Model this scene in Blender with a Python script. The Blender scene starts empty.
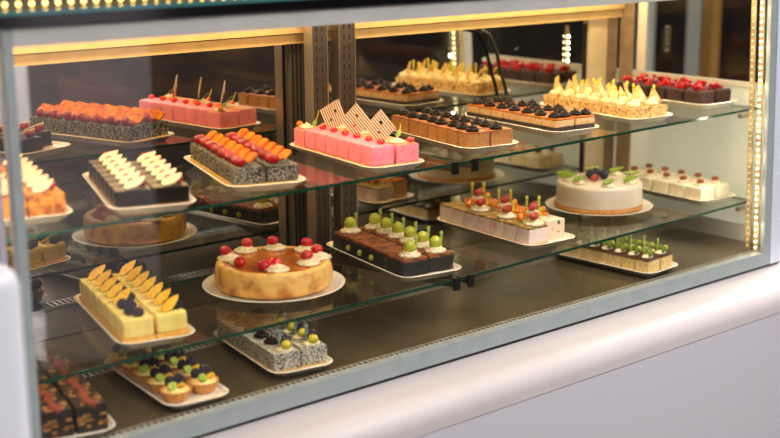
import bpy, bmesh, math, random
from mathutils import Vector, Matrix
random.seed(7)
SC = bpy.context.scene
COL = SC.collection
PI = math.pi

# ------------------------------------------------------------------ materials
def lin(c):
    out = []
    for v in c:
        v /= 255.0
        out.append(v / 12.92 if v <= .04045 else ((v + .055) / 1.055) ** 2.4)
    return (*out, 1)

MATS = {}
def mat(name, col, rough=.5, col2=None, scale=60, lo=.4, hi=.6, bump=0, bscale=200, metal=0, sss=0, coat=0, spec=.5):
    """Principled with a two colour noise pattern and a noise bump"""
    if name in MATS: return MATS[name]
    m = bpy.data.materials.new(name); m.use_nodes = True
    nt = m.node_tree; b = nt.nodes['Principled BSDF']
    b.inputs['Base Color'].default_value = lin(col)
    b.inputs['Roughness'].default_value = rough
    b.inputs['Metallic'].default_value = metal
    b.inputs['Specular IOR Level'].default_value = spec
    if sss:
        b.inputs['Subsurface Weight'].default_value = sss
        b.inputs['Subsurface Radius'].default_value = (.006, .004, .003)
        b.inputs['Subsurface Scale'].default_value = 1
    if coat: b.inputs['Coat Weight'].default_value = coat
    tc = nt.nodes.new('ShaderNodeTexCoord')
    oi = nt.nodes.new('ShaderNodeObjectInfo')
    ad = nt.nodes.new('ShaderNodeVectorMath'); ad.operation = 'ADD'
    nt.links.new(tc.outputs['Object'], ad.inputs[0])
    mu = nt.nodes.new('ShaderNodeMath'); mu.operation = 'MULTIPLY'; mu.inputs[1].default_value = 7
    nt.links.new(oi.outputs['Random'], mu.inputs[0]); nt.links.new(mu.outputs[0], ad.inputs[1])
    if col2 is not None:
        n = nt.nodes.new('ShaderNodeTexNoise'); n.inputs['Scale'].default_value = scale; n.inputs['Detail'].default_value = 3
        r = nt.nodes.new('ShaderNodeValToRGB')
        r.color_ramp.elements[0].position = lo; r.color_ramp.elements[0].color = lin(col)
        r.color_ramp.elements[1].position = hi; r.color_ramp.elements[1].color = lin(col2)
        nt.links.new(ad.outputs[0], n.inputs['Vector']); nt.links.new(n.outputs['Fac'], r.inputs[0])
        nt.links.new(r.outputs[0], b.inputs['Base Color'])
    if bump:
        n = nt.nodes.new('ShaderNodeTexNoise'); n.inputs['Scale'].default_value = bscale
        bp = nt.nodes.new('ShaderNodeBump'); bp.inputs['Strength'].default_value = bump; bp.inputs['Distance'].default_value = .003
        nt.links.new(ad.outputs[0], n.inputs['Vector']); nt.links.new(n.outputs['Fac'], bp.inputs['Height'])
        nt.links.new(bp.outputs[0], b.inputs['Normal'])
    MATS[name] = m
    return m

def stripes(name, c1, c2, scale, axis='X', rough=.5, mask=.5, metal=0):
    if name in MATS: return MATS[name]
    m = bpy.data.materials.new(name); m.use_nodes = True; nt = m.node_tree; b = nt.nodes['Principled BSDF']
    b.inputs['Roughness'].default_value = rough; b.inputs['Metallic'].default_value = metal
    tc = nt.nodes.new('ShaderNodeTexCoord'); w = nt.nodes.new('ShaderNodeTexWave')
    w.bands_direction = axis; w.inputs['Scale'].default_value = scale
    r = nt.nodes.new('ShaderNodeValToRGB')
    r.color_ramp.elements[0].position = mask - .08; r.color_ramp.elements[0].color = lin(c1)
    r.color_ramp.elements[1].position = mask + .08; r.color_ramp.elements[1].color = lin(c2)
    nt.links.new(tc.outputs['Object'], w.inputs['Vector']); nt.links.new(w.outputs['Fac'], r.inputs[0])
    nt.links.new(r.outputs[0], b.inputs['Base Color'])
    MATS[name] = m
    return m

def glass(name, tint=(1, 1, 1), rough=.0, refl=1.0):
    """thin pane: clear, with a reflection that grows towards grazing angles"""
    m = bpy.data.materials.new(name); m.use_nodes = True; nt = m.node_tree; nt.nodes.clear()
    out = nt.nodes.new('ShaderNodeOutputMaterial'); mix = nt.nodes.new('ShaderNodeMixShader')
    t = nt.nodes.new('ShaderNodeBsdfTransparent'); t.inputs[0].default_value = (*tint, 1)
    g = nt.nodes.new('ShaderNodeBsdfGlossy'); g.inputs['Roughness'].default_value = rough
    lw = nt.nodes.new('ShaderNodeLayerWeight'); lw.inputs[0].default_value = .5
    p = nt.nodes.new('ShaderNodeMath'); p.operation = 'POWER'; p.inputs[1].default_value = 5
    a = nt.nodes.new('ShaderNodeMath'); a.operation = 'MULTIPLY_ADD'; a.inputs[1].default_value = .95 * refl; a.inputs[2].default_value = .04 * refl
    nt.links.new(lw.outputs['Facing'], p.inputs[0]); nt.links.new(p.outputs[0], a.inputs[0])
    nt.links.new(a.outputs[0], mix.inputs[0]); nt.links.new(t.outputs[0], mix.inputs[1]); nt.links.new(g.outputs[0], mix.inputs[2])
    nt.links.new(mix.outputs[0], out.inputs[0])
    MATS[name] = m
    return m

def emit(name, col, s):
    m = bpy.data.materials.new(name); m.use_nodes = True; nt = m.node_tree; nt.nodes.clear()
    out = nt.nodes.new('ShaderNodeOutputMaterial'); e = nt.nodes.new('ShaderNodeEmission')
    e.inputs[0].default_value = (*col, 1); e.inputs[1].default_value = s
    nt.links.new(e.outputs[0], out.inputs[0]); MATS[name] = m
    return m

G_FRONT = glass('front_glass', (.985, .99, .985))
G_SHELF = glass('shelf_glass', (.97, .985, .975))
G_EDGE = mat('glass_edge', (16, 62, 44), .2)
MIRROR = mat('mirror', (205, 203, 194), .015, metal=1)
ALU = mat('painted_frame', (144, 153, 152), .45, (150, 158, 157), 30)
ALU_T = mat('head_rail', (176, 173, 166), .5, (182, 179, 172), 10)
ALU_L = mat('frame_outer', (205, 210, 222), .35)
STEEL = stripes('brushed_steel', (104, 94, 84), (122, 110, 98), 80, 'X', .36, metal=.85)
STEEL_E = mat('steel_edge', (190, 178, 160), .3, metal=.8)
DARK = mat('dark_slot', (26, 22, 20), .6)
BLACK = mat('black_gloss', (10, 11, 13), .12)
GASKET = mat('gasket', (14, 14, 15), .5)
BEIGE = mat('beige_rail', (212, 182, 122), .5, (218, 190, 132), 20)
DOORM = stripes('door_bands', (50, 46, 42), (105, 98, 90), 26, 'X', .35, metal=.4)
TEAL = mat('teal_edge', (62, 110, 112), .1)
OLIVE = mat('top_glass', (92, 84, 34), .14)
PALE = mat('pale_panel', (222, 228, 218), .35, (226, 232, 222), 6)
PALE_T = mat('frosted_panel', (222, 228, 218), .3)
WHITE_CAB = mat('white_counter', (190, 181, 179), .48, (194, 185, 183), 4)
WHITE_BODY = mat('white_body', (216, 216, 224), .3)
FLOORPAN = mat('floor_pan', (108, 94, 68), .2, (122, 106, 80), 8, metal=.6)
GRILLE = mat('grille', (176, 166, 148), .35, metal=.5)
PORC = mat('porcelain', (236, 228, 210), .18, coat=.4)
PORC_R = PORC
LEDM = emit('led_warm', (1, .80, .42), 14)
LEDD = emit('led_reflection', (1, .6, .22), 2.2)  # weak glow for the modelled reflection of the bright strip
LEDC = emit('led_gold', (1, .68, .17), 6)
BLK_CABLE = mat('cable_rubber', (18, 17, 16), .4)

# ------------------------------------------------------------------ mesh helpers
def finish(bm, name, m, smooth=True, bevel=0, seg=2, angle=40):
    if bevel:
        es = [e for e in bm.edges if len(e.link_faces) == 2 and e.calc_face_angle(0) > .6]
        bmesh.ops.bevel(bm, geom=es, offset=bevel, segments=seg, profile=.6, affect='EDGES', clamp_overlap=True)
    bmesh.ops.recalc_face_normals(bm, faces=bm.faces)
    me = bpy.data.meshes.new(name)
    for f in bm.faces: f.smooth = smooth
    bm.to_mesh(me); bm.free()
    for mm in (m if isinstance(m, (list, tuple)) else [m]): me.materials.append(mm)
    if smooth:
        try: me.set_sharp_from_angle(angle=math.radians(angle))
        except Exception: pass
    return me

def add_box(bm, x0, x1, y0, y1, z0, z1, mi=0):
    v = [bm.verts.new(p) for p in ((x0, y0, z0), (x1, y0, z0), (x1, y1, z0), (x0, y1, z0), (x0, y0, z1), (x1, y0, z1), (x1, y1, z1), (x0, y1, z1))]
    fs = []
    for q in ((0, 3, 2, 1), (4, 5, 6, 7), (0, 1, 5, 4), (1, 2, 6, 5), (2, 3, 7, 6), (3, 0, 4, 7)):
        f = bm.faces.new([v[i] for i in q]); f.material_index = mi; fs.append(f)
    return fs

def box(name, x0, x1, y0, y1, z0, z1, m, bevel=0, smooth=True):
    bm = bmesh.new(); add_box(bm, x0, x1, y0, y1, z0, z1)
    return finish(bm, name, m, smooth, bevel)

def cake_box(name, w, d, z0, z1, m, bevel=.0025, lump=0, taper=0, cx=0, cy=0):
    """a cut block of cake: subdivided box with softened edges and a slightly uneven surface"""
    bm = bmesh.new(); add_box(bm, cx - w / 2, cx + w / 2, cy - d / 2, cy + d / 2, z0, z1)
    es = list(bm.edges)
    bmesh.ops.bevel(bm, geom=es, offset=bevel, segments=2, profile=.6, affect='EDGES')
    if lump:
        bmesh.ops.subdivide_edges(bm, edges=[e for e in bm.edges if e.calc_length() > .012], cuts=3, use_grid_fill=True)
        rnd = random.Random(hash(name) % 1000 if False else len(name))
        for v in bm.verts:
            v.co += Vector((rnd.uniform(-1, 1), rnd.uniform(-1, 1), rnd.uniform(-1, 1) if v.co.z > z0 + .002 else 0)) * lump
    if taper:
        for v in bm.verts:
            k = 1 - taper * (v.co.z - z0) / (z1 - z0); v.co.x *= k; v.co.y *= k
    return finish(bm, name, m)

def lathe(bm, prof, n=24, mod=None, cx=0, cy=0, mi=0, sx=1, sy=1):
    rings = []
    for k, (r, z) in enumerate(prof):
        if r <= 1e-6: rings.append([bm.verts.new((cx, cy, z))])
        else:
            ring = []
            for i in range(n):
                a = 2 * PI * i / n; rr = r * (mod(a, k, z) if mod else 1)
                ring.append(bm.verts.new((cx + rr * math.cos(a) * sx, cy + rr * math.sin(a) * sy, z)))
            rings.append(ring)
    for a, b in zip(rings, rings[1:]):
        for i in range(n):
            j = (i + 1) % n
            if len(a) == 1 and len(b) == 1: continue
            if len(a) == 1: f = bm.faces.new((a[0], b[i], b[j]))
            elif len(b) == 1: f = bm.faces.new((a[i], a[j], b[0]))
            else: f = bm.faces.new((a[i], a[j], b[j], b[i]))
            f.material_index = mi
    return rings

def ellip(bm, c, r, sub=2, rot=None):
    g = bmesh.ops.create_icosphere(bm, subdivisions=sub, radius=1)
    M = Matrix.Translation(c) @ (rot.to_4x4() if rot else Matrix()) @ Matrix.Diagonal((*r, 1))
    bmesh.ops.transform(bm, matrix=M, verts=g['verts'])

def tube(bm, pts, r, n=8):
    pts = [Vector(p) for p in pts]; prev = None; rr = r if isinstance(r, (list, tuple)) else [r] * len(pts)
    for k, p in enumerate(pts):
        t = (pts[min(k + 1, len(pts) - 1)] - pts[max(k - 1, 0)]).normalized()
        u = t.orthogonal() if k == 0 else (u0 - t * u0.dot(t))
        u.normalize(); u0 = u; w = t.cross(u)
        ring = [bm.verts.new(p + (u * math.cos(2 * PI * i / n) + w * math.sin(2 * PI * i / n)) * rr[k]) for i in range(n)]
        if prev:
            for i in range(n): bm.faces.new((prev[i], prev[(i + 1) % n], ring[(i + 1) % n], ring[i]))
        else: bm.faces.new(ring[::-1])
        prev = ring
    bm.faces.new(prev)

def prism(bm, outline, z0, z1, mi=0):
    a = [bm.verts.new((x, y, z0)) for x, y in outline]; b = [bm.verts.new((x, y, z1)) for x, y in outline]
    n = len(outline)
    bm.faces.new(a[::-1]).material_index = mi; bm.faces.new(b).material_index = mi
    for i in range(n): bm.faces.new((a[i], a[(i + 1) % n], b[(i + 1) % n], b[i])).material_index = mi

def xform(bm, M): bmesh.ops.transform(bm, matrix=M, verts=bm.verts)
def T(x, y, z): return Matrix.Translation((x, y, z))
def Rx(a): return Matrix.Rotation(math.radians(a), 4, 'X')
def Ry(a): return Matrix.Rotation(math.radians(a), 4, 'Y')
def Rz(a): return Matrix.Rotation(math.radians(a), 4, 'Z')

# ------------------------------------------------------------------ scene helpers
def link(name, me, parent=None, loc=None, rot=None):
    o = bpy.data.objects.new(name, me); COL.objects.link(o)
    if parent: o.parent = parent
    if loc: o.location = loc
    if rot: o.rotation_euler = rot
    return o
def tag(o, label, cat, group=None, kind=None):
    o['label'] = label; o['category'] = cat
    if group: o['group'] = group
    if kind: o['kind'] = kind
    return o
def thing(name, label, cat, loc=(0, 0, 0), rz=0, group=None):
    o = link(name, None, None, loc, (0, 0, rz)); o.empty_display_size = .02
    return tag(o, label, cat, group)
def struct(name, me, loc=None):
    o = link(name, me, None, loc); o['kind'] = 'structure'
    return o

# ------------------------------------------------------------------ dimensions (metres); front glass plane is y = 0
ZB, ZD, ZF = .3757, .1085, -.006        # tops of upper shelf, middle shelf, floor pan
MY = .625                                # mirrored rear doors
XL, XR = .85, 3.12
ZT, ZK = .7153, .7475                    # underside and top of the front head rail
YR = .494                                # rear edge of the shelves
TB = .785                                # rear end of the case

# ------------------------------------------------------------------ room
struct('floor', box('floor', -4, 8, -6, 4, -1.05, -.95, mat('dark_floor', (34, 30, 27), .6, (44, 38, 34), 3)))
struct('wall_front', box('wall_front', -4, 8, -6.1, -6, -.95, 3, mat('dim_wall', (74, 60, 54), .8, (98, 80, 72), 1.2)))
struct('wall_right', box('wall_right', 7.9, 8, -6, 4, -.95, 3, mat('dim_wall2', (40, 34, 32), .8, (58, 50, 44), 1.5)))
struct('wall_left', box('wall_left', -4, -3.9, -6, 4, -.95, 3, mat('dim_wall3', (150, 146, 150), .8, (165, 160, 165), 1.5)))
struct('wall_back', box('wall_back', -4, 8, 3.9, 4, -.95, 3, mat('dim_wall4', (120, 112, 112), .8, (140, 130, 130), 1.5)))

# ------------------------------------------------------------------ display case
case = thing('display_case', 'long glass-fronted refrigerated display case filled with cakes', 'display case', (2.05, 0, -.04))
OFF = Vector((-2.05, 0, .04))
def part(name, me, parent=case):
    o = link(name, me, parent)
    if parent is case: o.location = OFF
    return o
# front frame
part('frame_stile', box('stile', .858, .8755, -.004, .02, -.037, ZK, ALU, .002))
def lean_box(name, x0, x1, lean, y0, y1, z0, z1, m, bevel=0):
    bm = bmesh.new(); add_box(bm, x0, x1, y0, y1, z0, z1)
    for v in bm.verts: v.co.x += lean * (v.co.z - z0) / (z1 - z0)
    return finish(bm, name, m, True, bevel)
part('frame_stile', lean_box('stile', 3.027, 3.055, -.042, -.004, .008, -.037, ZK, ALU, .002))
part('corner_trim', lean_box('corner_trim', 3.056, 3.105, -.042, -.006, .02, -.037, ZK + .02, ALU_L, .002))
part('frame_rail', box('rail', .876, 3.026, -.004, .02, -.037, 0, ALU, .002))
part('frame_rail', box('rail', .876, 2.982, -.004, .02, ZT, ZK, ALU_T, .002))
part('gasket', box('gasket', .84, 3.11, .0, .02, -.0445, -.0375, GASKET))
part('top_band', box('top_band', .80, 3.14, -.012, .03, ZK + .0005, .7655, BLACK, .002))
bm = bmesh.new(); fs = add_box(bm, .80, 3.14, -.014, .66, .766, .774)
fs[2].material_index = 1
part('top_glass', finish(bm, 'top_glass', [OLIVE, TEAL], False))
part('top_panel', box('top_panel', XL, XR + .01, .031, .66, .742, .765, BEIGE))
# front pane
part('front_pane', lean_box('front_pane', .8755, 3.0265, 0, .004, .009, .0005, ZT - .0005, G_FRONT))
# side panels
part('side_panel', box('side_panel', XL - .012, XL, .021, .66, -.037, .741, mat('left_panel', (190, 184, 196), .4)))
part('side_panel', box('side_panel', XR, XR + .012, .031, .66, -.037, .440, PALE_T))
part('side_ledge', box('side_ledge', XR - .004, XR + .02, .05, .66, .441, .453, mat('ledge', (196, 190, 176), .3), .002))
part('side_pane', box('side_pane', XR + .002, XR + .008, .05, .66, .454, .741, glass('side_glass', (.9, .88, .84), 0, .55), smooth=False))
part('corner_post', box('corner_post', XR - .006, XR - .0005, .558, .61, ZF + .001, .73, mat('corner_brown', (128, 110, 88), .4, (146, 126, 102), 25), .001))
part('corner_strip', box('corner_strip', XR - .007, XR - .001, .508, .540, .4545, .73, mat('white_strip', (206, 202, 190), .4), .001))
part('plinth', box('plinth', XR - .006, XR - .0005, .06, .555, ZF + .001, .045, mat('plinth_pale', (214, 214, 208), .3), .001))
nt = PALE_T.node_tree; bs = nt.nodes['Principled BSDF']; tr = nt.nodes.new('ShaderNodeBsdfTranslucent'); tr.inputs[0].default_value = lin((234, 232, 220))
mx = nt.nodes.new('ShaderNodeMixShader'); mx.inputs[0].default_value = .5; nt.links.new(bs.outputs[0], mx.inputs[1]); nt.links.new(tr.outputs[0], mx.inputs[2]); nt.links.new(mx.outputs[0], nt.nodes['Material Output'].inputs[0])
# rear rail with a groove
bm = bmesh.new(); add_box(bm, XL, XR, MY - .03, .66, .640, .7415); add_box(bm, XL, XR, MY - .022, .66, .614, .6365); add_box(bm, XL, XR, MY - .016, .66, .6366, .6399, 1)
part('door_rail', finish(bm, 'door_rail', [BEIGE, DARK], False))
# sliding mirrored doors
DT = .6135
def door(x0, x1, xf0, xf1, mfr, back):
    d = part('sliding_door', box('door_back', x0, x1, MY + .004, MY + .02, ZF + .002, DT, back))
    link('door_mirror', box('door_mirror', x0 + .001, xf0, MY, MY + .0035, ZF + .003, DT - .0005, MIRROR, smooth=False), d)
    link('door_stile', box('door_stile', xf0 + .001, xf1, MY - .012, MY + .0035, ZF + .003, DT - .0005, mfr, .001), d)
    return d
d1 = door(XL + .002, 1.952, 1.866, 1.950, DOORM, DARK)
d2 = door(1.954, XR - .008, 2.974, 3.058, mat('door_beige', (205, 186, 150), .45, (214, 196, 160), 20), DARK)
link('door_gasket', box('door_gasket', 2.966, 2.9735, MY - .006, MY - .0005, ZF + .003, .60, GASKET), d2)
link('door_stile', box('door_stile', 3.0585, XR - .009, MY - .008, MY + .0035, ZF + .003, DT - .0005, mat('corner_brown', (128, 110, 88)), .001), d2)
# uprights: folded steel channels with slots
def upright(x0, x1, y):
    u = part('upright', box('upright', x0, x1, y, y + .03, ZF + .001, .7415, STEEL, .001))
    for e in (x0 - .0035, x1 + .0005):
        link('flange', box('flange', e, e + .003, y - .002, y + .03, ZF + .001, .7415, STEEL_E), u)
    for c in (.3, .7):
        xx = x0 + (x1 - x0) * c
        bm = bmesh.new()
        z = .02
        while z < .73:
            add_box(bm, xx - .0016, xx + .0016, y - .0006, y + .001, z, z + .014); z += .025
        o = link('slot_row', finish(bm, 'slot_row', DARK, False), u); o['kind'] = 'stuff'
    bm = bmesh.new()
    for z in (.14, .30, .45, .52, .60, .67):
        add_box(bm, (x0 + x1) / 2 - .002, (x0 + x1) / 2 + .002, y - .0007, y + .001, z, z + .004)
    o = link('screw_holes', finish(bm, 'screw_holes', DARK, False), u); o['kind'] = 'stuff'
    return u
UY = .548
upright(1.886, 1.929, UY); upright(1.970, 2.016, UY)
CLIP = mat('black_clip', (22, 20, 18), .3)
def bracket(x0, y0, x1, z, y1=UY):
    """cantilever arm from the upright out to a black clip at the shelf's front edge"""
    bm = bmesh.new()
    w = .0045
    v = []
    for (x, y, h) in ((x0, y0, .012), (x1, y1, .034)):
        for dx in (-w, w):
            v += [bm.verts.new((x + dx, y, z - .0012)), bm.verts.new((x + dx, y, z - h))]
    for q in ((0, 1, 3, 2), (4, 6, 7, 5), (0, 2, 6, 4), (1, 5, 7, 3), (0, 4, 5, 1), (2, 3, 7, 6)): bm.faces.new([v[i] for i in q])
    b = part('bracket', finish(bm, 'bracket', STEEL, False))
    link('clip', box('clip', x0 - .0085, x0 + .0085, y0 - .0075, y0 - .0005, z - .018, z + .011, CLIP, .001), b)
SH = .0068
for (zs, pts) in ((ZB, ((1.946, .104), (2.006, .102))), (ZD, ((1.938, .088), (1.984, .090)))):
    bracket(*pts[0], 1.9075, zs - SH, UY - .003); bracket(*pts[1], 1.993, zs - SH, UY - .003)
# shelf pins on the right wall
for zs, y in ((ZB, .135), (ZD, .125), (ZB, .42), (ZD, .42)):
    bm = bmesh.new(); tube(bm, [(XR - .0005, y, zs - SH - .0065), (XR - .045, y, zs - SH - .0065)], .0068, 12)
    part('shelf_pin', finish(bm, 'shelf_pin', STEEL_E))
# floor pan in sections, front and rear grilles
xs = [XL, 1.28, 1.745, 2.21, 2.67, XR]
for a, b in zip(xs, xs[1:]):
    part('floor_pan', box('floor_pan', a + .0006, b - .0006, .046, .346, ZF - .015, ZF, FLOORPAN))
def grille(y0, y1, z, step, w):
    bm = bmesh.new()
    x = XL + .01
    while x < XR - .01:
        add_box(bm, x, x + w, y0, y1, z - .004, z); x += step
    add_box(bm, XL, XR, y0 - .003, y0, z - .006, z); add_box(bm, XL, XR, y1, y1 + .003, z - .006, z)
    g = part('grille', finish(bm, 'grille', GRILLE, False))
    link('duct', box('duct', XL, XR, y0, y1, z - .03, z - .02, DARK), g)
grille(.350, .392, ZF + .0002, .0145, .007)
grille(.0235, .040, ZF + .003, .0145, .007)
part('rear_gutter', box('rear_gutter', XL, XR, .396, .66, ZF - .015, ZF, FLOORPAN))

# glass shelves (lift-off): top level
def shelf(label, x0, x1, yf0, yf1, z, rise=0):
    bm = bmesh.new()
    prism(bm, [(x0, yf0), (x1, yf1), (x1, YR), (x0, YR)], z - SH, z)
    for v in bm.verts: v.co.z += rise * (v.co.x - x0) / (x1 - x0)
    for f in bm.faces:
        f.normal_update()
        if abs(f.normal.z) < .5: f.material_index = 1
    sh = link('glass_shelf', finish(bm, 'glass_shelf', [G_SHELF, G_EDGE], False))
    tag(sh, label, 'shelf', 'glass shelves in the display case')
shelf('upper glass shelf left of the steel uprights', XL + .002, 1.974, .1055, .1055, ZB)
shelf('upper glass shelf right of the steel uprights', 1.977, XR - .002, .1045, .108, ZB, .0115)
shelf('middle glass shelf left of the steel uprights', XL + .002, 1.959, .0965, .0925, ZD)
shelf('middle glass shelf right of the steel uprights', 1.962, XR - .002, .0925, .108, ZD, .0115)

# LED strips
def led_strip(label, pts, r, m, backing):
    t = thing('led_strip', label, 'light strip', (0, 0, 0), 0, 'led strips on the display case')
    if backing: link('backing', backing, t)
    bm = bmesh.new(); ellip(bm, (0, 0, 0), (r, r, r), 1); me = finish(bm, 'bulb', m)
    for p in pts: link('bulb', me, t, p)
zs = [.012 + .0174 * k for k in range(41)]
def lx(z): return 3.026 - .042 * (z + .037) / .785
led_strip('bright warm LED strip running up the right front post of the case', [(lx(z) - .005, .0205, z) for z in zs], .0031, LEDM,
          lean_box('led_backing', lx(0) - .0026, lx(0) - .0006, -.0383, .0125, .0285, .003, .712, mat('led_tape', (128, 112, 84), .6)))
led_strip('dimmer amber row of bulbs standing in for a reflection of the bright strip', [(lx(z) - .0005, .050, z) for z in zs], .0024, LEDD,  # added bulbs modelling the bright strip's fainter reflection
          lean_box('led_backing', lx(0) + .002, lx(0) + .004, -.0383, .042, .058, .0, .714, mat('led_tape', (128, 112, 84), .6)))
led_strip('gold LED string lying along the top of the display case', [(.82 + .0235 * k, .05, .7805) for k in range(56)], .0044, LEDC,
          box('led_backing', .81, 2.13, .040, .060, .7745, .7755, mat('led_tape2', (120, 105, 60), .5)))
led_strip('short row of bulbs standing in for an LED reflection beside the rear door frame', [(2.888, MY - .007, .495 + .018 * k) for k in range(5)], .0052, LEDM,  # added on the door in place of a mirrored LED strip
          box('led_backing', 2.880, 2.896, MY - .0022, MY - .0006, .485, .600, mat('led_tape', (128, 112, 84), .6)))

# cable from rail to shelf
bm = bmesh.new()
P = [Vector(p) for p in ((2.500, .592, .608), (2.515, .596, .606), (2.545, .602, .590), (2.575, .604, .540), (2.592, .605, .49), (2.612, .605, .44), (2.632, .605, .375))]
pts = []
for i in range(len(P) - 1):
    p0, p1, p2, p3 = P[max(i - 1, 0)], P[i], P[i + 1], P[min(i + 2, len(P) - 1)]
    for s in range(6):
        t = s / 6
        pts.append(.5 * ((2 * p1) + (p2 - p0) * t + (2 * p0 - 5 * p1 + 4 * p2 - p3) * t * t + (3 * p1 - p0 - 3 * p2 + p3) * t ** 3))
tube(bm, pts + [P[-1]], .0052, 8)
tag(link('power_cable', finish(bm, 'power_cable', BLK_CABLE)), 'black cable curving down from the rear rail against the mirrored door', 'cable')

# ------------------------------------------------------------------ counter below the case
def profile_x(name, prof, x0, x1, m):
    bm = bmesh.new(); a = [bm.verts.new((x0, y, z)) for y, z in prof]; b = [bm.verts.new((x1, y, z)) for y, z in prof]
    n = len(prof)
    bm.faces.new(a); bm.faces.new(b[::-1])
    for i in range(n): bm.faces.new((a[i], b[i], b[(i + 1) % n], a[(i + 1) % n]))
    return finish(bm, name, m, True, angle=30)
pr = [(.60, -.0455), (.02, -.0455), (-.02, -.0455), (-.085, -.048)]
for k in range(1, 10):
    a = k / 9 * PI / 2; pr.append((-.085 - .055 * math.sin(a), -.103 + .055 * math.cos(a)))
pr += [(-.141, -.116), (.60, -.116)]
ctr = thing('counter', 'glossy white counter with a rounded ledge under the display case', 'counter', (2.2, -.15, -.95))
COFF = Vector((-2.2, .15, .95))
link('ledge', profile_x('ledge', pr, .75, 3.9, WHITE_CAB), ctr).location = COFF
link('front_panel', box('front_panel', .75, 3.9, -.1395, .60, -.95, -.118, mat('white_front', (200, 196, 202), .35)), ctr).location = COFF
# white end body on the left, nearer the camera
bm = bmesh.new(); add_box(bm, .30, .739, -.30, .60, -.95, .437)
es = [e for e in bm.edges if (e.verts[0].co.z > .3 and e.verts[1].co.z > .3) or (abs(e.verts[0].co.x - e.verts[1].co.x) < 1e-6 and abs(e.verts[0].co.y - e.verts[1].co.y) < 1e-6)]
bmesh.ops.bevel(bm, geom=es, offset=.03, segments=6, profile=.5, affect='EDGES')
wb = link('end_cabinet', finish(bm, 'end_cabinet', WHITE_BODY)); tag(wb, 'white rounded cabinet end at the left edge in front of the case', 'cabinet')
# right: pale pillar beside the case and a glazed screen further off
struct('wall_pillar', box('wall_pillar', 5.46, 7.2, 1.5, 1.6, -.95, 2.2, mat('pillar_white', (226, 225, 232), .5)))
sg = thing('window_screen', 'dark window screen with pale posts seen through the right side glass', 'screen', (4.6, .9, -.95))
SO = Vector((-4.6, -.9, .95))
link('screen_back', box('screen_back', 4.72, 4.75, 1.06, 2.6, -.95, 1.8, mat('screen_dark', (26, 21, 18), .5, (58, 42, 30), 3.5)), sg).location = SO
for y0, y1, mm in ((1.695, 1.75, PALE), (1.412, 1.478, PALE), (1.345, 1.398, mat('gold_post', (186, 140, 74), .4))):
    link('post', box('post', 4.60, 4.66, y0, y1, -.95, 1.8, mm), sg).location = SO
# pale column added unseen behind the camera, reflected as haze in the front glass
col = struct('haze_column', box('haze_column', 2.16, 2.78, -3.1, -2.9, -.95, 2.6, mat('haze_column_pale', (205, 198, 206), .7)))

# ------------------------------------------------------------------ plates
def rrect(hw, hl, r, n=6):
    out = []
    for cx, cy, a0 in ((hw - r, hl - r, 0), (-hw + r, hl - r, 90), (-hw + r, -hl + r, 180), (hw - r, -hl + r, 270)):
        for k in range(n + 1):
            a = math.radians(a0 + 90 * k / n); out.append((cx + r * math.cos(a), cy + r * math.sin(a)))
    return out
def plate_mesh(W, L):
    bm = bmesh.new()
    loops = []
    for ins, z in ((.034, 0), (.022, 0), (.019, .003), (.010, .0095), (.003, .0155), (0, .0178), (.0012, .0190), (.0036, .0184), (.006, .0150), (.009, .0115), (.03, .011)):
        loops.append([bm.verts.new((x, y, z)) for x, y in rrect(W / 2 - ins, L / 2 - ins, max(.034 - ins * .8, .005))])
    n = len(loops[0])
    for a, b in zip(loops, loops[1:]):
        for i in range(n): bm.faces.new((a[i], a[(i + 1) % n], b[(i + 1) % n], b[i]))
    bm.faces.new(loops[0][::-1]); bm.faces.new(loops[-1])
    return finish(bm, 'serving_plate', PORC, angle=70)
PL = {   # name: (x, y, rot, L, W, z)
    'almond': (1.003, .345, -14, .390, .165, ZB),
    'black': (1.238, .276, -19, .393, .168, ZB), 'poppy': (1.508, .302, -17, .391, .172, ZB), 'pink': (1.805, .287, -7, .389, .153, ZB),
    'brown': (2.120, .308, -9, .389, .165, ZB + .0028), 'choc': (2.416, .323, -5, .390, .167, ZB + .0058), 'wafer': (2.702, .315, -5, .390, .166, ZB + .0086), 'red': (3.022, .332, -2, .370, .168, ZB + .0118),
    'cream': (1.224, .298, -13, .388, .160, ZD), 'grape': (1.923, .297, -9, .391, .172, ZD + .001), 'fruit': (2.315, .309, -4, .391, .170, ZD + .0050), 'small': (3.010, .305, -3, .360, .160, ZD + .0118),
    'dark': (1.000, .204, -12, .350, .150, ZF), 'tart': (1.240, .205, -5, .340, .140, ZF), 'poppyf': (1.510, .215, -9, .340, .148, ZF), 'pick': (2.640, .212, 4, .345, .150, ZF)}
W_OLD = {'almond': .15, 'black': .155, 'poppy': .16, 'pink': .15, 'brown': .155, 'choc': .161, 'wafer': .165, 'red': .18, 'cream': .15, 'grape': .162, 'fruit': .16, 'small': .165, 'dark': .14, 'tart': .136, 'poppyf': .139, 'pick': .15}
PLATE_LABEL = {
    'almond': 'white plate of golden almond cake at the left end of the upper shelf',
    'black': 'white rectangular plate holding the glossy black slices with white almond flakes',
    'poppy': 'white rectangular plate under the grey poppy slices with cherries and mango strips',
    'pink': 'white rectangular plate under the pink mousse with striped chocolate squares',
    'brown': 'white rectangular plate under the plain brown cubes with chocolate swirls',
    'choc': 'white plate under the layered caramel slices with dark crumb bases',
    'wafer': 'white plate under the creamy slices with triangular wafers and yellow picks',
    'red': 'white plate under the dark chocolate cakes topped with red berries',
    'cream': 'white plate under the yellow cream slices with mango and blackberries',
    'grape': 'white plate under the black cake with green grapes',
    'fruit': 'white plate under the pale pink slices with strawberries',
    'small': 'white plate of small white cakes behind the round white cake',
    'dark': 'white plate under the dark biscuit cake at the lower left corner',
    'tart': 'white plate of fruit tarts on the case floor',
    'poppyf': 'white plate under the speckled slices with grapes on the case floor',
    'pick': 'white plate of beige squares with green garnish on the case floor at right'}
PZ = .0113
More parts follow.
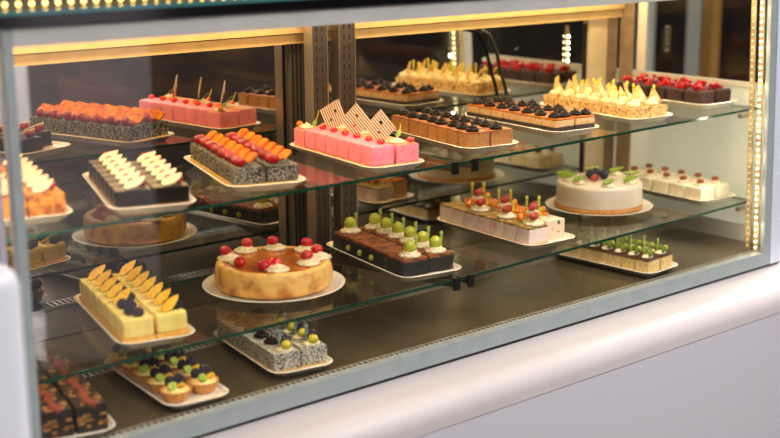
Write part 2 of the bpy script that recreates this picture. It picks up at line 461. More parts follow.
for k, (x, y, r, L, W, z) in PL.items():
    p = link('serving_plate', plate_mesh(W, L), None, (x, y, z + .0004), (0, 0, math.radians(r)))
    tag(p, PLATE_LABEL[k], 'plate', 'rectangular serving plates')

ORD = ['front', 'second from the front', 'third from the front', 'fourth from the front', 'fifth from the front', 'sixth from the front', 'seventh from the front', 'eighth from the front', 'ninth from the front']
def fit(k):
    """pieces are cut to fill their plate"""
    x, y, r, L, W, z = PL[k]
    return (W - .028) / (W_OLD[k] - .028), 1.12
def on_plate(k, v, u, jit=1.5, z=0):
    x, y, r, L, W, zz = PL[k]; a = math.radians(r); v *= fit(k)[0]
    loc = (x + v * math.cos(a) - u * math.sin(a), y + v * math.sin(a) + u * math.cos(a), zz + .0004 + PZ + z)
    return loc, a + math.radians(random.uniform(-jit, jit))
def piece(k, name, label, cat, loc, a, group):
    t = thing(name, label, cat, loc, a, group); sx, sz = fit(k); t.scale = (sx, 1, sz)
    return t
def row(k, name, cat, desc, group, n, v, u0, du, parts, side, jit=1.5):
    """n pieces in a row from front to back; parts(i) -> list of (part name, mesh, location, turn)"""
    for i in range(n):
        loc, a = on_plate(k, v, u0 + du * i, jit)
        lab = '%s, %s in the %s row' % (desc, ORD[i] if i < n - 1 or n < 3 else 'rearmost', side)
        put(parts(i), piece(k, name, lab, cat, loc, a, group))
def put(spec, t):
    for s in spec:
        o = link(s[0], s[1], t, s[2] if len(s) > 2 else None)
        if len(s) > 3: o.rotation_euler[2] = s[3]

# ------------------------------------------------------------------ toppings
CREAM = mat('cream', (240, 226, 190), .5, (232, 214, 172), 120, bump=.3)
CHOCO = mat('dark_chocolate', (24, 14, 10), .42, (34, 20, 14), 120, spec=.18)
CHERRY = mat('cherry', (172, 10, 14), .14, (120, 4, 9), 90, coat=.2)
RASP = mat('red_berry', (205, 32, 28), .25, (170, 16, 18), 120, coat=.3)
BLKB = mat('blackberry', (20, 16, 30), .3, (44, 34, 56), 150, coat=.3)
GRAPE = mat('grape', (196, 194, 62), .2, (176, 176, 48), 60, coat=.2)
LEAF = mat('green_leaf', (104, 124, 36), .5, (146, 156, 62), 130)
PICKM = mat('pick_yellow', (214, 206, 62), .4)
PICKG = mat('pick_green', (168, 190, 84), .4)
PICKGR = mat('pick_grey', (120, 140, 130), .4)
MANGO = mat('mango', (226, 164, 26), .4, (238, 188, 52), 90)
MANGO_O = mat('mango_orange', (190, 84, 8), .6, (222, 140, 26), 40, .4, .65, spec=.2)
KIWI = mat('kiwi', (116, 142, 24), .4, (152, 172, 56), 90)
ALMOND = mat('almond', (216, 200, 170), .6, (204, 186, 150), 90)
ORANGE = mat('physalis', (232, 118, 22), .3, (244, 150, 40), 80)
STRAW = mat('strawberry', (168, 44, 32), .35, (204, 110, 84), 60, .5, .75)

def dollop_mesh(r, h, m, lobes=7, name='dollop'):
    bm = bmesh.new()
    prof = [(0, 0), (r * .9, 0), (r, h * .2), (r * .9, h * .38), (r * .62, h * .46), (r * .66, h * .56), (r * .5, h * .68), (r * .22, h * .74), (r * .12, h * .9), (0, h * 1.1)]
    lathe(bm, prof, lobes * 4, lambda a, k, z: 1 + .10 * math.sin(lobes * (a + z / h * 1.6)))
    return finish(bm, name, m, angle=80)
CREAM_S = dollop_mesh(.013, .014, CREAM, 7, 'cream_dollop')
CREAM_M = dollop_mesh(.017, .012, CREAM, 8, 'cream_dollop')
CREAM_L = dollop_mesh(.0240, .0170, CREAM, 9, 'cream_rosette')
CHOC_D = dollop_mesh(.0155, .0165, CHOCO, 6, 'chocolate_swirl')
def ball(name, r, m, sub=2):
    bm = bmesh.new(); rr = r if isinstance(r, tuple) else (r, r, r); ellip(bm, (0, 0, rr[2]), rr, sub); return finish(bm, name, m)
CHERRY_M = ball('cherry', (.0085, .0085, .008), CHERRY)
CHERRY_B = ball('cherry', (.0086, .0086, .0084), CHERRY)
CHERRY_X = ball('cherry', (.0125, .0125, .0120), mat('bright_cherry', (208, 18, 24), .12, (176, 10, 18), 90, coat=.3), 3)
CHERRY_P = ball('cherry', (.0108, .0108, .0105), CHERRY, 3)
CHERRY_H = ball('cherry_half', (.010, .0075, .0055), mat('cherry_half', (214, 26, 26), .15, (228, 50, 40), 60, coat=.5))
GRAPE_M = ball('grape', (.0140, .0128, .0150), GRAPE, 3)
GRAPE_F = ball('grape', (.0105, .0105, .0095), mat('grape_half', (206, 190, 50), .25, (188, 172, 40), 60), 3)
GRAPE_S = ball('grape', (.0065, .0065, .007), GRAPE)
def cluster(name, r, n, br, m, squash=.9):
    bm = bmesh.new(); k = 0
    for i in range(n):
        z = 1 - 2 * (i + .5) / n; a = i * 2.39996; q = math.sqrt(1 - z * z)
        ellip(bm, (r * q * math.cos(a), r * q * math.sin(a), r * squash + r * squash * z), (br, br, br), 1)
    return finish(bm, name, m)
RASP_M = cluster('raspberry', .0085, 30, .0034, RASP)
BLACKB = cluster('blackberry', .0085, 30, .0034, BLKB)
BLACKB_L = cluster('blackberry', .0105, 34, .0040, BLKB)
bm = bmesh.new(); rb = random.Random(11)
for k in range(16): ellip(bm, (rb.uniform(-.020, .020), rb.uniform(-.015, .015), rb.uniform(.002, .013)), (rb.uniform(.005, .0085), rb.uniform(.005, .007), rb.uniform(.005, .007)), 1)
BERRIES = finish(bm, 'red_berries', mat('red_berry_pile', (196, 26, 22), .3, (140, 10, 12), 90))
def petal(name, l, w, t, m, ry=0, rx=0, z=0, rz=0):
    """a pointed oval flake"""
    bm = bmesh.new(); o = []
    for i in range(14):
        s = i / 13; o.append((-l / 2 + l * s, w / 2 * math.sin(PI * s ** .8) ** .8))
    o += [(x, -y) for x, y in o[-2:0:-1]]
    oo = [o[0]]
    for p in o[1:]:
        if (Vector(p) - Vector(oo[-1])).length > 1e-5: oo.append(p)
    prism(bm, oo, -t / 2, t / 2)
    xform(bm, T(0, 0, z) @ Rz(rz) @ Ry(ry) @ Rx(rx))
    return finish(bm, name, m, True, .0004, 1)
def pick_mesh(h, m, r=.0015):
    bm = bmesh.new(); tube(bm, [(0, 0, 0), (0, 0, h)], r, 6)
    for z in (.45, .62): tube(bm, [(-.004, 0, h * z), (.004, 0, h * (z + .06))], .0013, 6)
    ellip(bm, (0, 0, h * .86), (.0052, .0028, h * .15), 1)
    return finish(bm, 'pick', m)
PICK_Y = pick_mesh(.040, PICKM); PICK_G = pick_mesh(.036, PICKG, .0021); PICK_GR = pick_mesh(.036, PICKGR, .0021)
def slab_arc(name, l, w, t, m, bend=.006, M=Matrix()):
    bm = bmesh.new(); n = 8; rows = []
    for i in range(n + 1):
        s = i / n - .5; z = -bend * (s * 2) ** 2; ww = w * (1 - .18 * abs(s * 2) ** 4) / 2
        rows.append([bm.verts.new(p) for p in ((-ww, s * l, z), (ww, s * l, z), (ww, s * l, z + t), (-ww, s * l, z + t))])
    for a, b in zip(rows, rows[1:]):
        for i in range(4): bm.faces.new((a[i], a[(i + 1) % 4], b[(i + 1) % 4], b[i]))
    bm.faces.new(rows[0]); bm.faces.new(rows[-1][::-1])
    xform(bm, M)
    return finish(bm, name, m)

# ------------------------------------------------------------------ upper shelf
# glossy black slices with white almond flakes
BLK_BODY = cake_box('cake_body', .0625, .0462, .004, .031, mat('black_glaze', (17, 12, 10), .45, (26, 18, 14), 30, spec=.2), .003)
BLK_BASE = cake_box('sponge_base', .0635, .050, 0, .0038, mat('brown_sponge', (92, 54, 34), .8, (120, 76, 48), 250), .001)
BLK_TOP = box('olive_glaze', -.030, .030, -.0215, .0215, .0310, .0318, mat('olive_glaze', (84, 68, 40), .45, (66, 52, 30), 40))
FLAKE = petal('almond_flake', .050, .0215, .0035, ALMOND, -16, 14, .0415, 34)
FL_CH = [('cake_body', BLK_BODY), ('sponge_base', BLK_BASE), ('glaze', BLK_TOP)]
def black_parts(i): return FL_CH + [('almond_flake', FLAKE, (.005, -.006, 0)), ('cherry', CHERRY_M, (.018, .004, .0318)), ('cherry', CHERRY_M, (.002, .010, .0318))]
g = 'glossy black almond slices'
row('black', 'black_cake_slice', 'cake slice', 'black glazed slice with white almond flake', g, 7, -.032, -.152, .0503, black_parts, 'left')
row('black', 'black_cake_slice', 'cake slice', 'black glazed slice with white almond flake', g, 6, .0325, -.146, .0503, black_parts, 'right')
# golden almond cake at the left end
GOLD_BODY = cake_box('cake_body', .060, .0465, 0, .038, mat('golden_cake', (206, 130, 30), .55, (128, 66, 12), 70, .42, .6, bump=.6), .003, .0008)
def gold_parts(i): return [('cake_body', GOLD_BODY), ('almond_flake', FLAKE, (0, -.002, .0065)), ('cherry', CHERRY_M, (.014, .008, .038))]
g = 'golden almond slices'
row('almond', 'almond_cake_slice', 'cake slice', 'golden brown slice with white almond flake', g, 7, -.031, -.147, .0492, gold_parts, 'left')
row('almond', 'almond_cake_slice', 'cake slice', 'golden brown slice with white almond flake', g, 7, .031, -.147, .0492, gold_parts, 'right')
# poppy slices
POPPY_M = mat('poppy_crumb', (142, 132, 116), .85, (26, 25, 27), 260, .44, .54, bump=.8, bscale=300)
POP_BODY = cake_box('cake_body', .0600, .0478, .0045, .035, POPPY_M, .003, .0012)
POP_BASE = cake_box('sponge_base', .0630, .0495, 0, .0044, mat('yellow_sponge', (214, 172, 84), .8, (190, 140, 60), 200), .001)
STRIP = slab_arc('mango_strip', .056, .024, .0035, MANGO_O, .0008, T(.006, 0, .0490) @ Rx(-7) @ Ry(-40))
def poppy_parts(i): return [('cake_body', POP_BODY), ('sponge_base', POP_BASE), ('mango_strip', STRIP, (.003, 0, 0)), ('cherry', CHERRY_P, (-.0125, -.004, .0335)), ('cherry', CHERRY_B, (-.0150, .018, .0335))]
g = 'poppy slices with mango strips'
row('poppy', 'poppy_cake_slice', 'cake slice', 'grey poppy slice with orange mango strip', g, 7, -.033, -.149, .0495, poppy_parts, 'left', .6)
row('poppy', 'poppy_cake_slice', 'cake slice', 'grey poppy slice with orange mango strip', g, 7, .033, -.149, .0495, poppy_parts, 'right', .6)
# pink mousse
PINK = mat('pink_mousse', (244, 148, 164), .5, (240, 134, 152), 60, sss=.2)
PINK_D = mat('pink_mousse_fruit', (246, 146, 156), .5, (234, 110, 126), 160, .5, .7, sss=.2)
PK_BODY = cake_box('mousse_body', .058, .0492, .005, .044, PINK, .007)
PK_BODY2 = cake_box('mousse_body', .058, .0492, .005, .040, PINK_D, .003)
PK_BASE = cake_box('sponge_base', .0605, .0495, 0, .0049, mat('pink_sponge', (232, 170, 116), .8, (214, 148, 96), 200), .001)
PK_TOP = box('peach_glaze', -.024, .024, -.0235, .0235, .0401, .0412, mat('peach_glaze', (246, 178, 130), .3, (240, 160, 110), 50))
def plaque_mesh():
    cu = bpy.data.curves.new('plaque', 'CURVE'); cu.dimensions = '2D'; cu.fill_mode = 'BOTH'; cu.extrude = .0014
    def sp(ps):
        s = cu.splines.new('POLY'); s.points.add(len(ps) - 1); s.use_cyclic_u = True
        for q, (x, y) in zip(s.points, ps): q.co = (x, y, 0, 1)
    h = .0255
    sp([(-h, -h), (h, -h), (h, h), (-h, h)])
    for cx, cy, r in ((.008, .006, .0042), (-.010, -.006, .0036)):
        sp([(cx + r * math.cos(2 * PI * i / 16), cy + r * math.sin(2 * PI * i / 16)) for i in range(16)])
    ob = bpy.data.objects.new('plaque_tmp', cu); COL.objects.link(ob)
    me = bpy.data.meshes.new_from_object(ob.evaluated_get(bpy.context.evaluated_depsgraph_get()))
    bpy.data.objects.remove(ob); bpy.data.curves.remove(cu)
    me.name = 'chocolate_plaque'; me.materials.clear()
    me.materials.append(stripes('striped_chocolate', (96, 60, 42), (226, 200, 172), 60, 'X', .45, .42))
    return me
PLAQUE = plaque_mesh()
PLQ_ROT = (math.radians(84), math.radians(45), 0)
JELLY = ball('physalis', .0075, ORANGE)
LEAF_M = petal('mint_leaf', .024, .010, .0012, LEAF, -35, 20, .010, 30)
def twig_mesh():
    bm = bmesh.new(); tube(bm, [(0, 0, 0), (.004, .002, .012), (.012, .004, .024), (.015, .006, .034)], [.0016, .0013, .001, .0008], 6); return finish(bm, 'green_twig', PICKM)
TWIG = twig_mesh()
def pinkL(i):
    if i == 6: return [('mousse_body', PK_BODY2), ('sponge_base', PK_BASE), ('peach_glaze', PK_TOP), ('cream_dollop', CREAM_M, (-.008, 0, .0412)), ('physalis', JELLY, (-.018, .014, .0412)), ('mint_leaf', LEAF_M, (.012, -.006, .0425)), ('green_twig', TWIG, (.016, .004, .0412))]
    return [('mousse_body', PK_BODY), ('sponge_base', PK_BASE), ('cherry_half', CHERRY_H, (.004, -.008, .0438))] + ([('physalis', ball('physalis', .0055, ORANGE), (.016, .012, .0438))] if i % 2 else [])
def pinkR(i):
    base = [('mousse_body', PK_BODY2), ('sponge_base', PK_BASE), ('peach_glaze', PK_TOP)]
    if i in (0, 3, 5): base += [('cream_dollop', CREAM_M, (-.010, .004, .0412)), ('cherry_half', CHERRY_H, (.016, -.010, .0412)), ('mint_leaf', LEAF_M, (-.004, .006, .0495)), ('green_twig', TWIG, (-.006, .012, .0412))]
    return base
g = 'pink mousse slices'
for i in range(7):
    loc, a = on_plate('pink', -.031, -.148 + .0495 * i, .5)
    put(pinkL(i), piece('pink', 'pink_mousse_slice', 'pink mousse slice with red cherry half, %s in the left row' % ORD[i] if i < 6 else 'rearmost pink mousse slice of the left row with cream and green twig', 'mousse slice', loc, a, g))
for i in range(7):
    loc, a = on_plate('pink', .031, -.148 + .0495 * i, .5)
    t = piece('pink', 'pink_mousse_slice', 'flat topped pink mousse slice, %s in the right row' % (ORD[i] if i < 6 else 'rearmost'), 'mousse slice', loc, a, g)
    put(pinkR(i), t)
    if i in (1, 3, 5):
        o = link('chocolate_plaque', PLAQUE, t, (-.0235, 0 if i == 1 else .004, .0675 if i == 1 else .0695))
        o.rotation_mode = 'QUATERNION'
        o.rotation_quaternion = (Rz(-48 - 6 * (i == 5)) @ Rx(78) @ Rz(45 if i != 5 else 30)).to_quaternion()
# plain brown cubes
BR_M = mat('coffee_crumb', (176, 124, 66), .8, (146, 96, 48), 220, .4, .65, bump=.6, bscale=400)
BR_BODY = cake_box('cake_body', .057, .0395, 0, .0315, BR_M, .0022, .0009)
BR_TOP = cake_box('caramel_top', .0555, .0385, .0310, .0345, mat('caramel_top', (160, 92, 36), .5, (138, 74, 26), 50), .0012, .0005)
def br_parts(i): return [('cake_body', BR_BODY), ('caramel_top', BR_TOP), ('chocolate_swirl', CHOC_D, (-.004 + .003 * (i % 3), .002 * (i % 2), .0345))]
g = 'brown coffee cubes'
row('brown', 'coffee_cake_cube', 'cake cube', 'plain brown cube with dark chocolate swirl', g, 8, -.0305, -.152, .0432, br_parts, 'left', 2)
row('brown', 'coffee_cake_cube', 'cake cube', 'plain brown cube with dark chocolate swirl', g, 8, .0305, -.154, .0432, br_parts, 'right', 2)
# layered caramel slices
CC_BASE = cake_box('crumb_base', .063, .0480, 0, .0125, mat('dark_crumb', (34, 26, 22), .7, (74, 56, 44), 200, .5, .7, bump=.6), .0015, .0008)
CC_MID = cake_box('cheese_layer', .0610, .0465, .0126, .0270, mat('cheese_layer', (216, 178, 128), .6, (176, 130, 84), 200, .5, .68), .0015)
CC_TOP = cake_box('caramel_top', .0605, .0460, .0271, .0315, mat('caramel_gold', (196, 116, 42), .4, (172, 92, 30), 60), .0012, .0005)
def cc_parts(i):
    p = [('crumb_base', CC_BASE), ('cheese_layer', CC_MID), ('caramel_top', CC_TOP), ('chocolate_swirl', CHOC_D, (-.012, .002, .0312))]
    return p + ([('chocolate_swirl', CHOC_D, (.016, -.004, .0312))] if i % 2 == 0 else [])
g = 'layered caramel slices'
row('choc', 'caramel_cake_slice', 'cake slice', 'layered caramel slice on dark crumb base', g, 7, -.0335, -.150, .0502, cc_parts, 'left')
row('choc', 'caramel_cake_slice', 'cake slice', 'layered caramel slice on dark crumb base', g, 7, .0335, -.150, .0502, cc_parts, 'right')
# wafer slices
WF_M = mat('wafer_crumb', (224, 186, 120), .75, (150, 100, 50), 120, .46, .66, bump=.8)
WF_BODY = cake_box('cake_body', .063, .0475, 0, .027, WF_M, .003, .0014)
bm = bmesh.new()
ellip(bm, (-.010, -.004, .032), (.019, .018, .010), 2); ellip(bm, (.012, .006, .033), (.017, .016, .011), 2); ellip(bm, (.002, 0, .040), (.014, .013, .008), 2)
WF_CREAM = finish(bm, 'cream_topping', mat('whipped_cream', (236, 218, 170), .55, (214, 184, 120), 60, .45, .7, bump=.6, bscale=120))
def tri_mesh():
    bm = bmesh.new(); prism(bm, [(-.022, -.012), (.018, -.012), (-.004, .027)], -.0025, .0025); xform(bm, T(0, 0, .045) @ Rx(70)); return finish(bm, 'wafer_triangle', mat('wafer_biscuit', (226, 188, 116), .65, (196, 146, 74), 70, .42, .62, bump=.5), False)
TRI = tri_mesh()
def wf_parts(i):
    p = [('cake_body', WF_BODY), ('cream_topping', WF_CREAM), ('wafer_triangle', TRI, (.004, -.002, 0), .3 * ((i * 7) % 5 - 2))]
    if i % 2 == 0 or i == 3: p.append(('pick', PICK_Y, (.014, .012, .034)))
    if i % 3 == 1: p.append(('pick', PICK_Y, (-.014, .010, .034)))
    return p
g = 'creamy wafer slices'
row('wafer', 'wafer_cake_slice', 'cake slice', 'creamy slice with triangular wafer', g, 7, -.0335, -.149, .0502, wf_parts, 'left', 3)
row('wafer', 'wafer_cake_slice', 'cake slice', 'creamy slice with triangular wafer', g, 7, .0335, -.149, .0502, wf_parts, 'right', 3)
# dark chocolate with red berries
RC_BODY = cake_box('cake_body', .068, .0570, 0, .034, mat('brownie', (62, 34, 26), .8, (36, 20, 15), 110, .4, .65, bump=.9), .006, .0016)
def rc_parts(i): return [('cake_body', RC_BODY), ('red_berries', BERRIES, (0, 0, .033), i * 1.3)]
g = 'dark chocolate berry cakes'
row('red', 'chocolate_berry_cake', 'cake', 'dark chocolate square heaped with red berries', g, 5, -.040, -.128, .0640, rc_parts, 'left', 4)
row('red', 'chocolate_berry_cake', 'cake', 'dark chocolate square heaped with red berries', g, 5, .040, -.128, .0640, rc_parts, 'right', 4)

# ------------------------------------------------------------------ middle shelf
# yellow cream slices
CS_M = mat('yellow_cream', (248, 226, 134), .5, (242, 212, 112), 60, sss=.2)
CS_BODY = cake_box('cream_body', .0575, .0440, .0085, .042, CS_M, .006, .0007)
CS_BASE = cake_box('biscuit_base', .0605, .0470, 0, .0084, mat('biscuit', (206, 150, 52), .8, (226, 176, 84), 180), .0015)
MSLICE = petal('mango_slice', .050, .019, .0045, MANGO, -26, 24, .0535, 30)
def cs_parts(i, side):
    p = [('cream_body', CS_BODY), ('biscuit_base', CS_BASE)]
    if side == 'l' and i < 2: p += [('blackberry', BLACKB, (.004, -.006, .0415)), ('blackberry', BLACKB, (-.006, .012, .0415))]
    else: p += [('mango_slice', MSLICE, (.004, 0, 0)), ('blackberry', BLACKB, (.004, .012, .0415)), ('blackberry', BLACKB, (.018, .006, .0410))]
    return p
g = 'yellow cream slices'
row('cream', 'cream_slice', 'cream slice', 'yellow cream slice with dark berries', g, 7, -.0315, -.148, .0496, lambda i: cs_parts(i, 'l'), 'left')
row('cream', 'cream_slice', 'cream slice', 'yellow cream slice with mango piece', g, 7, .0315, -.144, .0496, lambda i: cs_parts(i, 'r'), 'right')
# round plates
def round_plate(loc, R, label):
    bm = bmesh.new()
    lathe(bm, [(0, 0), (R * .62, 0), (R * .66, .003), (R * .97, .0105), (R, .0120), (R * .988, .0130), (R * .92, .0095), (R * .865, .0062), (0, .006)], 64)
    tag(link('round_plate', finish(bm, 'round_plate', PORC, angle=80), None, loc), label, 'plate', 'round cake plates')
RT = Vector((.738, -.675, 0)); DP = Vector((.673, .739, 0))
# custard cake
cx, cy = 1.590, .312
round_plate((cx, cy, ZD + .0004), .160, 'round white plate under the golden custard cake')
cc = thing('custard_cake', 'whole round golden custard cake ringed with cream rosettes and cherries', 'cake', (cx, cy, ZD + .0070)); cc.scale = (1.11, 1.11, 1.0)
rnd = random.Random(3)
ph = [rnd.uniform(0, 6.28) for _ in range(4)]
def wob(a, k, z): return 1 + .010 * math.sin(3 * a + ph[0]) + .007 * math.sin(7 * a + ph[1] + z * 60) + .004 * math.sin(17 * a + ph[2] + z * 120)
bm = bmesh.new()
lathe(bm, [(0, 0), (.108, 0), (.115, .003), (.1185, .012), (.1190, .025), (.1175, .040), (.1155, .052), (.1120, .0575), (.1060, .0580), (.1010, .0555), (0, .0545)], 72, wob)
link('cake_body', finish(bm, 'cake_body', mat('baked_crust', (246, 194, 104), .5, (186, 108, 36), 34, .44, .74, bump=.7, bscale=60), angle=80), cc)
bm = bmesh.new(); lathe(bm, [(0, .0552), (.095, .0560), (.1005, .0562), (.1012, .0550), (0, .0546)], 64, wob)
link('caramel_top', finish(bm, 'caramel_top', mat('caramel_glaze', (202, 118, 36), .16, (176, 92, 24), 18, coat=.5), angle=80), cc)
for a, b, ch in ((-.090, .004, ((-.008, .004), )), (-.066, .066, ((.002, .006), )), (-.008, .088, ((-.004, .004), )), (.058, .074, ((.002, .004), )), (.092, .016, ((-.006, .008), )), (.074, -.030, ((-.004, .004), )), (.018, -.080, ((-.022, .014), (-.006, .020), (-.028, .004)))):
    p = RT * a + DP * b
    r = link('cream_rosette', CREAM_L, cc, (p.x, p.y, .0560))
    r.rotation_euler[2] = rnd.uniform(0, 6)
    for (u, v) in ch:
        q = RT * u + DP * v
        link('cherry', CHERRY_X, r, (q.x, q.y, .0070 if len(ch) == 1 else -.0005)).rotation_euler[2] = 0
    r.rotation_euler[2] = 0
link('cherry', CHERRY_X, cc, tuple(RT * -.060 + DP * -.050 + Vector((0, 0, .0545))))
link('cream_rosette', CREAM_S, cc, tuple(RT * -.072 + DP * -.030 + Vector((0, 0, .0560))))
# black grape cake
GB_BODY = cake_box('cake_body', .064, .0545, 0, .031, mat('black_crumb', (22, 17, 15), .65, (150, 124, 92), 60, .64, .74, bump=.7), .002, .0010)
GB_TOP = cake_box('ginger_top', .060, .0520, .0300, .0365, mat('ginger_top', (158, 90, 36), .8, (96, 48, 18), 60, .42, .66, bump=1), .0015, .0016)
def gr_parts(i, full):
    p = [('cake_body', GB_BODY), ('ginger_top', GB_TOP)]
    if full: p += [('cream_dollop', CREAM_L, (0, 0, .0355)), ('grape', GRAPE_M, (0, 0, .0400)), ('pick', PICK_G, (.0165, .002, .042))]
    return p
def gr_left(i):
    p = gr_parts(i, i in (0, 5))
    if i in (2, 3, 4): p += [('grape', GRAPE_S, (-.0345, 0, .008))]
    return p
g = 'black grape cake pieces'
row('grape', 'grape_cake_slice', 'cake slice', 'black cake piece with brown top', g, 6, -.0335, -.140, .0552, gr_left, 'left', .5)
row('grape', 'grape_cake_slice', 'cake slice', 'black cake piece with green grape on cream', g, 6, .0335, -.136, .0552, lambda i: gr_parts(i, True), 'right', .5)
# pale pink fruit slices
FP_BODY = cake_box('cheese_body', .060, .0478, .003, .036, mat('pale_pink_cheese', (240, 214, 204), .55, (226, 110, 106), 60, .60, .74), .002)
FP_BASE = cake_box('biscuit_base', .0615, .0505, 0, .0029, mat('biscuit2', (216, 168, 92), .8, (200, 146, 70), 200), .001)
FP_TOP = cake_box('pistachio_top', .0580, .0460, .0355, .0400, mat('pistachio_top', (120, 104, 40), .55, (190, 140, 66), 70, .4, .62, bump=.6), .001, .0007)
BG_BODY = cake_box('cake_body', .060, .0490, 0, .044, mat('beige_cake', (222, 180, 120), .7, (196, 148, 88), 120), .002)
BG_TOP = cake_box('tangerine_top', .056, .0480, .0441, .0485, mat('tangerine', (232, 142, 40), .3, (214, 116, 24), 80), .0015)
CHIP_BODY = cake_box('cake_body', .060, .0510, 0, .044, mat('chip_cake', (236, 208, 178), .6, (44, 28, 24), 75, .60, .66), .002)
STRAW_M = ball('strawberry', (.0125, .0095, .0095), STRAW)
def fl_parts(i):
    p = [('cheese_body', FP_BODY), ('biscuit_base', FP_BASE), ('pistachio_top', FP_TOP)]
    if i in (0, 2, 4): p += [('cream_dollop', CREAM_L, (.004, 0, .0400)), ('strawberry', STRAW_M, (-.002, -.006, .0510)), ('strawberry', STRAW_M, (.012, .006, .0490)), ('pick', PICK_Y, (.016, -.010, .0402))]
    if i in (1, 5): p += [('physalis', JELLY, (.004, 0, .0402)), ('physalis', JELLY, (.016, .012, .0402))]
    return p
def fr_parts(i):
    if i == 0: return [('cake_body', CHIP_BODY)]
    p = [('cake_body', BG_BODY), ('tangerine_top', BG_TOP)]
    if i in (1, 3, 5): p += [('cream_dollop', CREAM_M, (-.006, 0, .0485)), ('strawberry', STRAW_M, (-.010, -.006, .0545)), ('strawberry', STRAW_M, (.010, .006, .0545)), ('physalis', JELLY, (.016, -.014, .0485)), ('pick', PICK_Y, (.006, -.010, .0485)), ('pick', PICK_Y, (-.014, .012, .0485))]
    return p
g = 'pale pink fruit slices'
row('fruit', 'fruit_cake_slice', 'cake slice', 'pale pink slice with green top layer', g, 7, -.0325, -.146, .0508, fl_parts, 'left')
row('fruit', 'fruit_cake_slice', 'cake slice', 'taller beige cake with orange topping', g, 6, .0325, -.130, .0540, fr_parts, 'right')
# round white cake
wx, wy = 2.715, .333
round_plate((wx, wy, ZD + .0098), .149, 'round white plate under the round white cake')
wc = thing('white_cream_cake', 'whole round white cream cake topped with kiwi slices and blueberries', 'cake', (wx, wy, ZD + .0170)); wc.scale = (1.085, 1.085, 1.10)
bm = bmesh.new(); lathe(bm, [(0, .0105), (.1085, .0105), (.1100, .013), (.1095, .058), (.1080, .0635), (.1030, .0660), (0, .0662)], 64, lambda a, k, z: 1 + .003 * math.sin(5 * a + z * 40))
link('cake_body', finish(bm, 'cake_body', mat('white_cream_side', (238, 222, 198), .4, (232, 212, 184), 18, sss=.2, bump=.15, bscale=40), angle=80), wc)
bm = bmesh.new(); lathe(bm, [(0, 0), (.1105, 0), (.1125, .003), (.1118, .010), (.1070, .0104), (0, .0104)], 64, wob)
link('biscuit_base', finish(bm, 'biscuit_base', mat('biscuit3', (206, 146, 72), .8, (180, 118, 52), 120, bump=.5), angle=80), wc)
KIWI_S = petal('kiwi_slice', .046, .014, .0035, KIWI, -8, 26, .0105, 0)
for a, b in ((-.088, .030), (-.058, -.048), (-.008, .088), (.052, .076), (.088, .028), (.072, -.045), (.012, -.085), (-.080, -.010)):
    p = RT * a + DP * b
    r = link('cream_rosette', CREAM_M, wc, (p.x, p.y, .0655))
    k = link('kiwi_slice', KIWI_S, r, (0, 0, .004)); k.rotation_euler[2] = rnd.uniform(-1.4, .2)
BLUE = ball('blueberry', .0130, mat('blueberry', (34, 32, 48), .4, (54, 52, 72), 60))
for a, b, m_, n_ in ((-.022, .016, BLUE, 'blueberry'), (.012, .010, BLUE, 'blueberry'), (-.006, .034, BLUE, 'blueberry'), (-.014, -.016, STRAW_M, 'strawberry')):
    p = RT * a + DP * b; link(n_, m_, wc, (p.x, p.y, .066))
# small white cakes
SW_BODY = cake_box('cake_body', .060, .0580, 0, .034, mat('white_mousse', (244, 234, 208), .5, (238, 226, 194), 60, sss=.2), .006)
SW_TOP = ball('cocoa_crumbs', (.012, .011, .006), mat('cocoa_crumb', (172, 94, 48), .8, (116, 54, 24), 300, bump=.6))
g = 'small white cakes'
def sw_parts(i): return [('cake_body', SW_BODY), ('cream_dollop', CREAM_M, (0, 0, .033)), ('cocoa_crumbs', SW_TOP, (0, 0, .0400))]
row('small', 'white_cake_square', 'cake', 'small white cake with brown crumbs on top', g, 5, -.0335, -.126, .0620, sw_parts, 'left', 3)
row('small', 'white_cake_square', 'cake', 'small white cake with brown crumbs on top', g, 5, .0335, -.126, .0620, sw_parts, 'right', 3)

# ------------------------------------------------------------------ case floor
# dark biscuit cake with a salmon stripe
DK_BODY = cake_box('cake_body', .052, .0740, 0, .046, mat('dark_biscuit_cake', (32, 20, 15), .6, (168, 112, 56), 62, .62, .68, bump=.6), .002, .0012)
bm = bmesh.new(); rr = random.Random(5)
for k in range(9): ellip(bm, (rr.uniform(-.006, .006), -.034 + k * .0085, .046), (rr.uniform(.006, .009), .007, rr.uniform(.004, .006)), 1)
DK_STR = finish(bm, 'salmon_icing', mat('salmon_icing', (138, 60, 34), .7, (120, 48, 26), 120))
bm = bmesh.new()
for k in range(10): 
    add_box(bm, *sorted((x0 := rr.uniform(-.024, .014), x0 + rr.uniform(.006, .014))), -.0382, -.036, *sorted((z0 := rr.uniform(.004, .038), z0 + .0035)))
for k in range(10):
    add_box(bm, .0254, .0270, *sorted((y0 := rr.uniform(-.034, .024), y0 + rr.uniform(.006, .012))), *sorted((z0 := rr.uniform(.004, .038), z0 + .0035)))
for k in range(14):
    add_box(bm, *sorted((x0 := rr.uniform(-.025, .02), x0 + .005)), *sorted((y0 := rr.uniform(-.035, .028), y0 + rr.uniform(.004, .010))), .045, .0475)
DK_BIS = finish(bm, 'biscuit_pieces', mat('biscuit_bits', (196, 140, 66), .7, (150, 96, 40), 200), False)
def dk_parts(i): return [('cake_body', DK_BODY), ('icing_stripe', DK_STR), ('biscuit_pieces', DK_BIS)]
g = 'dark biscuit cake blocks'
row('dark', 'biscuit_cake_block', 'cake slice', 'dark biscuit cake block with salmon icing stripe', g, 4, -.029, -.115, .0760, dk_parts, 'left', .8)
row('dark', 'biscuit_cake_block', 'cake slice', 'dark biscuit cake block with salmon icing stripe', g, 4, .029, -.115, .0760, dk_parts, 'right', .8)
